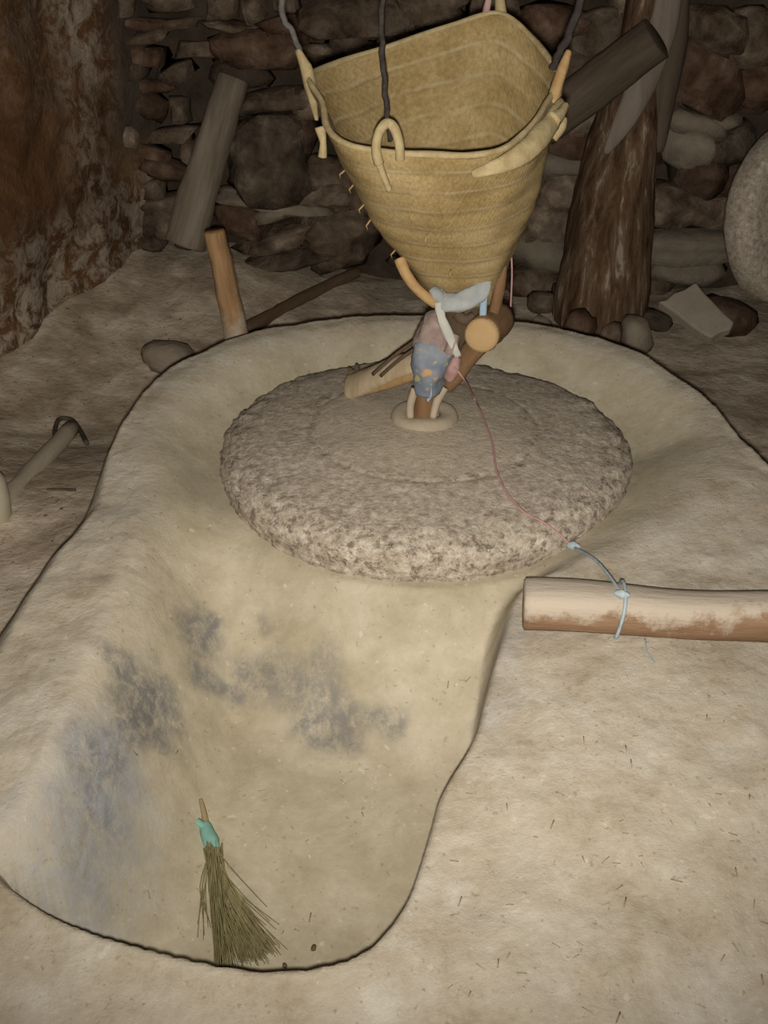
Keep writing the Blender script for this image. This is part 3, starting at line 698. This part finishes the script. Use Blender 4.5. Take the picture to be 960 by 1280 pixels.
# ropes up to the ceiling
def rope(pts, rad_, mat, label):
    pts = list(pts[:-1])+[Vector(pts[-2]).lerp(Vector(pts[-1]), k/4) for k in (1, 2, 3, 4)]; P_ = catmull(pts, 6); rr_ = np.random.default_rng(len(label))
    P_ = P_+np.r_[[[0, 0, 0]], rr_.normal(0, .0012, (len(P_)-2, 3)), [[0, 0, 0]]]
    o = tube('rope', P_, rad_, mat, sides=6, wob=.15, loc=Vector(P_[0])); tag(o, label, 'rope', 'ropes holding the basket'); return o
def upto(p, x, y): return Vector((p[0]+x, p[1]+y, 2.352))
a = atY(486, 158, 1.812); b_ = atY(481, 110, 1.83); c_ = atY(477, 40, 1.86); d_ = atY(480, -60, 1.88)
rope([atY(488, 176, 1.812), a, b_, c_, d_, upto(d_, .0, .05)], .0048, 'rope_dark', 'dark rope tied to the front loop of the basket')
a = atY(374, 66, 2.08); b_ = atY(366, 40, 2.08); c_ = atY(352, 12, 2.085); d_ = atY(354, -70, 2.09)
rope([a, b_, c_, d_, upto(d_, .03, 0)], .006, 'rope_grey', 'grey rope tied to the left ear of the basket')
a = atY(690, 86, 2.05); b_ = atY(703, 60, 2.05); c_ = atY(722, 15, 2.05); d_ = atY(738, -70, 2.05)
rope([a, b_, c_, d_, upto(d_, .02, 0)], .0075, 'rope_dark', 'thick dark rope tied to the right ear of the basket')
a = atY(624, 0, 2.30); b_ = atY(627, -90, 2.30)
rope([a, b_, upto(b_, -.02, -.01)], .006, 'rope_grey', 'rope tied to the back edge of the basket')

# ================================================================== FEEDING GEAR under the basket
# wooden throat at the mouth of the basket
th = thing('feed_spout', 'dark wooden feed spout under the mouth of the straw basket', 'spout', Vector(bc)-Vector((0, 0, .12)))
pr = [(.050, .02), (.048, -.02), (.040, -.075), (.034, -.12), (.026, -.12), (.030, -.07), (.036, .0), (.040, .02), (.050, .02)]
v, f = lathe_data(pr[::-1], 24, (bc[0], bc[1]+.01, bc[2])); mesh_obj('spout_tube', v, f, 'dark_throat', th)
tube('spout_lip', catmull([atY(570, 392, 1.985), atY(580, 400, 1.98), atY(592, 396, 1.985)], 4), .012, 'dark_throat', th, sides=8, wob=.1)

# curved stick at the left of the mouth
st = tube('curved_stick', catmull([atY(500, 324, 1.965), atY(508, 343, 1.95), atY(522, 362, 1.95), atY(545, 380, 1.955)], 6), [.012, .0115, .0105, .010], 'fibre_orange', sides=9, wob=.08)
tag(st, 'short curved brown stick under the left side of the basket', 'stick')
# wooden side leg of the hopper
sl = tube('hopper_peg', catmull([atY(628, 330, 2.0), atY(624, 360, 1.985), atY(616, 398, 1.985)], 5), [.010, .012, .011], 'peg_side', sides=9, wob=.1)
tag(sl, 'thin brown upright peg between basket and round wooden block', 'peg')

# rag tied round the mouth
rg = thing('rag_tie', 'grey-blue rag knotted round the mouth of the basket', 'rag', atY(575, 378, 1.95))
P_ = catmull([atY(545, 368, 1.962), atY(556, 377, 1.950), atY(575, 378, 1.945), atY(592, 370, 1.950), atY(604, 358, 1.958), atY(608, 346, 1.97)], 6)
v, f = tube_data(P_, [.014, .019, .021, .019, .015, .009], sides=18, wob=.2, seed=5, flat=.5, up=(0, -1, .2)); mesh_obj('rag_band', v, f, 'cloth_grey', rg)
tube('rag_strip', catmull([atY(607, 344, 1.965), atY(605, 372, 1.95), atY(603, 404, 1.95)], 5), [.009, .0075, .007], 'cloth_blue', rg, sides=8, wob=.1, flat=.4, up=(0, 1, 0))
tube('rag_strip', catmull([atY(550, 378, 1.945), atY(552, 396, 1.94), atY(561, 420, 1.935), atY(573, 446, 1.93)], 5), [.010, .008, .010, .007], 'cloth_pale', rg, sides=12, wob=.25, flat=.4, up=(0, 1, 0))
tube('rag_knot', catmull([atY(540, 362, 1.965), atY(548, 370, 1.955), atY(556, 382, 1.955)], 4), [.009, .014, .009], 'cloth_grey', rg, sides=8, wob=.15)

# round block with cut end facing the room
pa = atY(602, 419, 1.925); pb = pa+Vector((.045, .13, -.015))
blk = thing('wooden_block', 'round wooden block with pale orange cut end below the basket', 'wood block', pb)
axis_log('block_body', pa, pb, .034, .036, 'peg_side', blk, sides=18, rings=6, wob=.03, seed=4)
nrm = (pa-pb).normalized()
v, f = lathe_data([(.0345, -.006), (.0335, .004), (.028, .008), (.018, .0095), (.008, .010), (.0005, .010)], 26); ce_ = mesh_obj('cut_end', v, f, 'peg_end')
ce_.rotation_mode = 'QUATERNION'; ce_.rotation_quaternion = nrm.to_track_quat('Z', 'Y'); ce_.parent = blk; ce_.location = pa-blk.location
axis_log('block_spur', pa+Vector((.008, .05, -.02)), atY(560, 484, 2.02), .026, .014, 'peg_side', blk, sides=12, rings=8, wob=.08, seed=6)

# wrapped spindle standing in the eye
eye = Vector((CX, CY, zstone(CX+.01, CY)))
sp = thing('wrapped_spindle', 'upright wooden spindle wrapped in blue printed rag in the millstone eye', 'spindle', eye)
base = Vector((CX-.004, CY-.005, eye.z-.03))
axis_log('spindle_wood', base, atY(541, 432, 1.99), .027, .028, 'chute', sp, sides=14, rings=8, wob=.06, seed=9)
P_ = catmull([atY(534, 486, 1.992), atY(537, 466, 1.985), atY(541, 446, 1.98), atY(543, 424, 1.98)], 5)
v, f = tube_data(P_, [.031, .035, .040, .036], sides=28, wob=.17, seed=12); mesh_obj('printed_rag', v, f, 'print', sp)
P_ = catmull([atY(541, 432, 1.985), atY(543, 414, 1.98), atY(546, 400, 1.985), atY(551, 391, 1.99)], 5)
v, f = tube_data(P_, [.037, .036, .028, .012], sides=24, wob=.24, seed=14); mesh_obj('rag_cap', v, f, 'cloth_mauve', sp)
tube('rag_knot', catmull([atY(572, 446, 1.96), atY(566, 460, 1.955), atY(560, 474, 1.96)], 4), [.008, .015, .009], 'cloth_pink', sp, sides=14, wob=.3)
tube('rag_end', catmull([atY(563, 440, 1.945), atY(566, 428, 1.945), atY(570, 418, 1.95)], 4), [.016, .014, .008], 'cloth_mauve', sp, sides=8, wob=.2)
tube('rag_end', catmull([atY(535, 478, 1.955), atY(537, 492, 1.96), atY(534, 502, 1.965)], 4), [.010, .007, .003], 'cloth_blue', sp, sides=6, wob=.2, flat=.4)
tube('prong', catmull([atY(519, 486, 2.005), atY(513, 505, 2.005), atY(513, 522, 2.0)], 4), [.010, .009, .008], 'clay', sp, sides=8, wob=.1)
tube('prong', catmull([atY(556, 484, 1.995), atY(546, 502, 1.99), atY(541, 522, 1.985)], 4), [.010, .010, .008], 'clay', sp, sides=8, wob=.1)

# pale wooden scoop lying from the spindle down to the stone
sa = atY(528, 450, 2.03); sb2 = hit(436, 502, .018)
scp = thing('wooden_scoop', 'pale split wooden chute leaning on the millstone left of the spindle', 'wood chute', hit(446, 500))
axis = (sb2-sa); ln = axis.length; ax = axis.normalized(); side = ax.cross(Vector((0, 0, 1))).normalized(); upv = side.cross(ax).normalized()
sb2 = hit(440, 494, .022); ax = (sb2-sa).normalized()
P_ = catmull([sa, sa.lerp(sb2, .35)+Vector((0, 0, .004)), sa.lerp(sb2, .7), sb2, sb2+ax*.012], 6)
v, f = tube_data(P_, [.020, .026, .030, .033, .031, .022], sides=16, wob=.10, seed=17, flat=.55, up=(.25, -.75, .6)); mesh_obj('chute_trough', v, f, 'pale_wood', scp)
off_ = Vector((.004, -.012, -.022))
v, f = tube_data([Vector(p)+off_ for p in catmull([sa, sa.lerp(sb2, .45), sa.lerp(sb2, .85)], 6)], [.010, .011, .005], sides=10, wob=.12, seed=18); mesh_obj('bark_edge', v, f, 'fibre_orange', scp)
for px_, py_ in ((431, 492), (437, 474), (446, 470)):
    e_ = hit(px_, py_, .03); m0 = sb2.lerp(e_, .1)-ax*.02
    tube('splinter', catmull([m0, m0.lerp(e_, .5), e_], 4), [.014, .010, .003], 'pale_wood', scp, sides=7, wob=.15)
for i, (x0, y0, x1, y1) in enumerate([(466, 468, 519, 426), (476, 470, 522, 434)]):
    q0 = atY(x0, y0, 2.04); q1 = atY(x1, y1, 2.0)
    o = tube('dark_twig', catmull([q0, (q0+q1)/2+Vector((0, 0, .004)), q1], 5), .0042, 'dark_throat', sides=6, wob=.1, loc=q0)
    tag(o, ['thin dark twig above the pale chute, upper of two', 'thin dark twig resting along the pale chute, lower of two'][i], 'twig', 'twigs beside the spindle')

# ================================================================== STRINGS
P_ = [atY(567, 458, 1.945), atY(580, 474, 1.94)]
for x, y in [(592, 500), (599, 514), (605, 528), (611, 545), (616, 562), (620, 590), (626, 606), (633, 620), (645, 634), (656, 645)]: P_.append(hit(x, y, .007))
kq_ = hit(716, 692, .012); P_ += [P_[-1].lerp(kq_, .35)+Vector((0, 0, .008)), P_[-1].lerp(kq_, .7)+Vector((0, 0, .008))]
P_.append(hit(716, 692, .012))
o = tube('pink_string', catmull(P_, 6), .0023, 'pink', sides=6, wob=.15, loc=P_[0]); tag(o, 'thin pink string running across the millstone to the blue knot', 'string')
ko = thing('blue_string', 'pale blue string looped round the wooden beam and knotted', 'string', hit(716, 692, .004))
def beam_pt(s, a, rr_=.050):
    t_ = s/L; n_ = (abs(math.cos(a))**3.2+abs(math.sin(a))**3.2)**(1/3.2)
    return bm_.matrix_basis @ Vector((s, rr_*math.cos(a)/n_, rr_*math.sin(a)/n_))
s0 = .158
ring = [beam_pt(s0+.006*math.sin(a), a, .0425) for a in np.linspace(0, 2*math.pi, 25)]
tube('beam_loop', ring, .0032, 'blue', ko, sides=6, wob=.1, cap=False)
kp = beam_pt(s0, math.pi*.62, .044)
q0 = hit(716, 692, .014)
tube('string_span', catmull([q0, q0*.5+kp*.5+Vector((0, 0, .016)), kp], 6), .0030, 'blue', ko, sides=6, wob=.1)
tube('knot', catmull([q0+Vector((-.012, .004, .002)), q0+Vector((0, 0, .004)), q0+Vector((.012, -.004, .002))], 4), [.004, .010, .004], 'blue', ko, sides=8, wob=.25)
tube('knot', catmull([kp+Vector((-.012, .004, 0)), kp, kp+Vector((.012, -.004, .0))], 4), [.003, .009, .003], 'blue', ko, sides=8, wob=.25)
tube('loose_end', catmull([hit(806, 800, .002), hit(808, 815, .002), hit(816, 830, .002)], 5), .0016, 'blue', ko, sides=5)
a = atY(640, 302, 2.14); b_ = atY(640, 345, 2.14); c_ = atY(638, 388, 2.13)
o = tube('hanging_pink_string', catmull([atY(652, 285, 2.12), a, b_, c_], 5), .0022, 'pink', sides=5, wob=.2, loc=c_); tag(o, 'short pink string dangling from the right side of the basket', 'string')

# ================================================================== HAND BROOM in the pit
def pit(x, y, l=0.0): return hit(x, y, l, stone=False)
br = thing('hand_broom', 'small whisk broom of dry stems with turquoise tie lying in the pit', 'broom', pit(262, 1060))
hd = [pit(252, 1008, .016), pit(256, 1026, .016), pit(261, 1050, .016)]
tube('handle_stub', catmull(hd, 5), [.003, .005, .007], 'stem', br, sides=8, wob=.15)
ti = tube('tie', catmull([pit(257, 1038, .016), pit(260, 1050, .017), pit(265, 1062, .017), pit(268, 1072, .016)], 5), [.008, .012, .014, .013], 'teal', br, sides=10, wob=.14)
te = tube('tie_end', catmull([pit(260, 1048, .020), pit(252, 1040, .018), pit(247, 1034, .014)], 4), [.007, .006, .006], 'teal', br, sides=7, wob=.15)
te.parent = ti
parts = []; r = np.random.default_rng(21)
root = pit(266, 1066, .016)
for k in range(330):
    u = r.beta(.85, 1.15) if k < 290 else r.uniform(-.08, 1.08)
    e_px = 268+u*80+r.normal(0, 3); e_py = 1212-max(0, u-.25)*24+r.normal(0, 5)
    if k % 9 == 0: e_py -= r.uniform(0, 60)
    e = pit(min(e_px, 362), min(e_py, 1214), 0); h_ = r.uniform(.003, .020)
    e = Vector((e.x, e.y, min(e.z, .15)+h_))
    s_ = root+Vector((r.normal(0, .005), r.normal(0, .004), r.normal(0, .005)))
    m_ = s_.lerp(e, .45)+Vector((-.018*u+r.normal(0, .004), r.normal(0, .004), r.normal(0, .003)+.004))
    parts.append(tube_data(catmull([s_, m_, e], 3), [.0017, .0013, .0008], sides=3, cap=False))
for k in range(7):
    e = pit(247+r.uniform(0, 22), 1150+r.uniform(0, 30), .004); m_ = pit(253+r.uniform(-3, 5), 1115, .012)
    parts.append(tube_data(catmull([root, m_, e], 4), [.0012, .001, .0007], sides=3, cap=False))
v, f = joined(parts); tag(mesh_obj('bristles', v, f, 'bristle', br), 'fan of thin olive-brown dry stems', kind='stuff')
for x, y, s_ in [(392, 1186, .006), (356, 1208, .005)]:
    p = pit(x, y, .002); v, f = rock_data(s_*.8, s_*.9, s_*.6, x, 2, 2.4); o = mesh_obj('dark_crumb', [(a+p.x, b+p.y, c+p.z) for a, b, c in v], f, 'stick', loc=p)
    tag(o, {392: 'dark crumb on the pit floor right of the broom', 356: 'dark crumb at the tip of the broom near the pit lip'}[x], 'crumb')

# ================================================================== THINGS AROUND THE MILL
# leaning log against the wall, left
q0 = fhit(231, 318); q0 = atY(231, 306, 3.95); q0.z = max(q0.z, fz(q0.x, q0.y)+.02); q1 = atY(292, 98, 4.10)
o = axis_log('leaning_log', q0, q1, .078, .060, 'log', sides=16, rings=18, wob=.06, seed=31, bend=.012); tag(o, 'weathered grey log leaning against the rubble wall at left', 'log')
# stake rising behind the basin rim
Ys = 2.86; s0_ = atY(296, 425, Ys); s1_ = atY(268, 290, Ys); dd = (s0_-s1_); tt = (s0_.z-fz(s0_.x, s0_.y)+.02)/(s1_.z-s0_.z)
gb = s0_+(s0_-s1_)*tt
o = axis_log('wooden_stake', gb, s1_, .044, .030, 'stake', sides=16, rings=20, wob=.035, seed=33, bend=-.012); tag(o, 'orange-brown wooden stake standing behind the basin rim', 'stake')
Ls = (s1_-gb).length; attr(o, 'dust', [np.clip(1.0-2.2*(v_.co.z/Ls-.5), 0, 1)*.85 for v_ in o.data.vertices])
# stick lying behind the rim
q0 = fhit(300, 424, .02); q1 = fhit(446, 350, .03)
o = axis_log('lying_stick', q0, q1, .030, .022, 'stick', sides=10, rings=18, wob=.12, seed=35, bend=.01); tag(o, 'thin brown stick lying on the dirt behind the basin rim', 'stick')
# leaning trunk at the right with its split pale face, and the dark log across
Yt = 3.95
tr = thing('timber_post', 'rough brown tree-trunk post with pale split bark against the rubble wall', 'post', Vector((atY(752, 380, Yt).x, Yt, 0.03)))
tb = atY(748, 392, Yt); tb.z = max(fz(tb.x, tb.y)-.02, 0); tt_ = atY(812, -60, Yt+.12)
tbx = atY(750, 372, Yt)
cl = catmull([Vector((tbx.x, Yt, .0)), atY(757, 330, Yt), atY(768, 240, Yt+.03), atY(785, 150, Yt+.06), atY(806, 60, Yt+.09), atY(822, -60, Yt+.12), atY(832, -180, Yt+.14)], 6)
v, f = tube_data(cl, [.190, .168, .145, .120, .095, .085, .080], sides=22, wob=.09, seed=41, up=(1, 0, 0)); mesh_obj('post_body', v, f, 'bark', tr)
# split strip of pale bark on its front
stp = catmull([atY(838, -40, Yt-.02), atY(832, 20, Yt-.03), atY(812, 80, Yt-.05), atY(786, 140, Yt-.085), atY(757, 192, Yt-.115)], 6)
v, f = tube_data(stp, [.040, .046, .055, .056, .040, .008], sides=14, wob=.05, seed=43, flat=.42, up=(0, -1, .1)); mesh_obj('pale_split', v, f, 'peel', tr)
stp = catmull([atY(846, -40, Yt+.02), atY(842, 40, Yt+.02), atY(832, 110, Yt), atY(822, 190, Yt-.02)], 6)
v, f = tube_data(stp, [.05, .052, .048, .02], sides=10, wob=.08, seed=44, flat=.6, up=(0, -1, .1)); mesh_obj('grey_split', v, f, 'dark_log', tr)
q0 = atY(676, 158, 3.93); q1 = atY(820, 48, 3.80)
o = axis_log('crossing_log', q0, q1, .078, .076, 'dark_log', sides=18, rings=16, wob=.05, seed=45); tag(o, 'dark log propped diagonally against the tree trunk behind the basket', 'log')
# rubble at the trunk's foot
for i, (x, y, wp_, hp_, mt, lb) in enumerate([(712, 372, 46, 26, 'stone_red', 'reddish rubble stone left of the trunk foot'), (820, 352, 50, 26, 'stone', 'brown stone between the trunk and the pale slab'),
                                            (676, 378, 40, 22, 'stone', 'small brown stone behind the basket mouth'), (812, 398, 60, 18, 'stone', 'flat stone in front of the pale slab'),
                                            (728, 398, 44, 30, 'stone_red', 'reddish stone in front of the left of the trunk foot'), (800, 396, 44, 28, 'stone_pale', 'pale stone in front of the right of the trunk foot'), (764, 404, 30, 22, 'stone', 'small stone at the middle of the trunk foot'), (680, 396, 36, 24, 'stone_pale', 'small pale stone by the basin rim left of the trunk')]):
    p = fhit(x, y+hp_*.4); sc = FPX/(p.y*math.cos(PITCH)+(CAMH-p.z)*math.sin(PITCH)); Yr = p.y
    v, f = rock_data(wp_/sc/2, .06, hp_/sc/2*1.2, 60+i, 3, 2.6, .14); o = mesh_obj('rubble_stone', v, f, mt); o.location = (p.x, p.y, p.z+hp_/sc/2*.9); o.rotation_euler = (0, 0, i*.7)
    if i >= 4:
        p = atY(x, y, 3.64); g_ = fz(p.x, p.y); o.location = (p.x, 3.64+.03*(i % 2), g_+hp_/sc/2*1.5); o.scale = (.9, .9, 1.5); o.rotation_euler = (.2*(i % 3-1), .3*(i % 2)-.15, i)
    tag(o, lb, 'stone', 'loose stones at the wall foot')
# broken pale slab, and a reddish stone under it
def prism(name, pts_top, drop, mat, parent=None):
    n = len(pts_top); V2 = [Vector(p) for p in pts_top]+[Vector(p)+Vector(drop) for p in pts_top]
    F2 = [tuple(range(n)), tuple(range(2*n-1, n-1, -1))]+[(i, n+i, n+(i+1) % n, (i+1) % n) for i in range(n)]
    o = mesh_obj(name, V2, F2, mat, parent, smooth=False, loc=sum((Vector(p) for p in pts_top), Vector())/n)
    bv = o.modifiers.new('edge', 'BEVEL'); bv.width = .008; bv.segments = 2
    return o
Yl = 3.62
pn = Vector((-.12, -.62, .78)).normalized(); pc0 = atY(868, 388, Yl)
def on_plane(x, y):
    d = Vector(ray(x, y)); o_ = Vector((0, 0, CAMH)); return o_+d*((pc0-o_).dot(pn)/d.dot(pn))
o = prism('stone_slab', [on_plane(*q) for q in [(823, 376), (833, 374), (842, 366), (856, 361), (870, 352), (881, 366), (893, 378), (905, 391), (918, 402), (914, 411), (902, 414), (889, 422), (876, 415), (862, 405), (846, 392)]], tuple(-pn*.05), 'slab'); tag(o, 'broken chalky slab lying tilted on the floor at right', 'slab')
p = fhit(912, 400); v, f = rock_data(.11, .09, .075, 77, 3, 3.0, .12); o = mesh_obj('reddish_block', v, f, 'stone_red'); o.location = (atY(908, 384, 3.80).x, 3.82, .09); o.rotation_euler = (.1, .45, .2); tag(o, 'reddish-brown block of stone behind the chalky slab', 'stone')
# spare millstone leaning at the right edge
c0 = atY(990, 268, 3.62); spm = thing('spare_millstone', 'pale round millstone leaning on edge at the far right', 'millstone', c0)
pr2 = [(.03, .060), (.25, .060), (.290, .052), (.305, .030), (.305, -.030), (.290, -.052), (.25, -.06), (.03, -.06), (.03, .06)]
v, f = lathe_data(pr2[::-1], 56); v = np.array(v); v += .004*np.stack([fbm(v[:, 1], v[:, 2], 5, 18, 2), fbm(v[:, 0], v[:, 2], 6, 18, 2), fbm(v[:, 0], v[:, 1], 7, 18, 2)], 1)
o = mesh_obj('stone_disc', v.tolist(), f, 'millstone'); o.parent = spm; o.rotation_euler = (math.radians(80), 0, math.radians(34))
# stone lump with a hole by the rim at left, tool handle, cream container
p = fhit(214, 462); v, f = rock_data(.105, .07, .05, 88, 3, 2.4, .12); o = mesh_obj('floor_stone', v, f, 'stone_pale'); o.location = p+Vector((0, 0, .045)); tag(o, 'grey lump of stone on the dirt left of the stake', 'stone')
tl = thing('tool_handle', 'pale wooden tool handle with an iron loop lying left of the basin', 'tool', fhit(50, 605))
h0 = fhit(-70, 735, .035); h1 = fhit(92, 552, .045)
axis_log('shaft', h0, h1, .030, .026, 'handle', tl, sides=12, rings=14, wob=.02, seed=51)
tube('iron_loop', catmull([fhit(72, 560, .015), fhit(70, 546, .02), fhit(76, 536, .03), fhit(90, 535, .03), fhit(100, 546, .03), fhit(110, 562, .02)], 5), .0075, 'iron', tl, sides=7, wob=.1)
tube('iron_spike', catmull([fhit(60, 621, .02), fhit(76, 620, .02), fhit(96, 622, .02)], 4), [.002, .003, .004], 'iron', tl, sides=6)
p = fhit(-14, 650); v, f = lathe_data([(.0, .0), (.05, .0), (.058, .01), (.062, .06), (.058, .11), (.045, .13), (.03, .135), (.0, .135)], 28); o = mesh_obj('cream_container', [(a+p.x, b+p.y, c+p.z) for a, b, c in v], f, 'plastic', loc=p); tag(o, 'cream rounded container just inside the left edge', 'container')
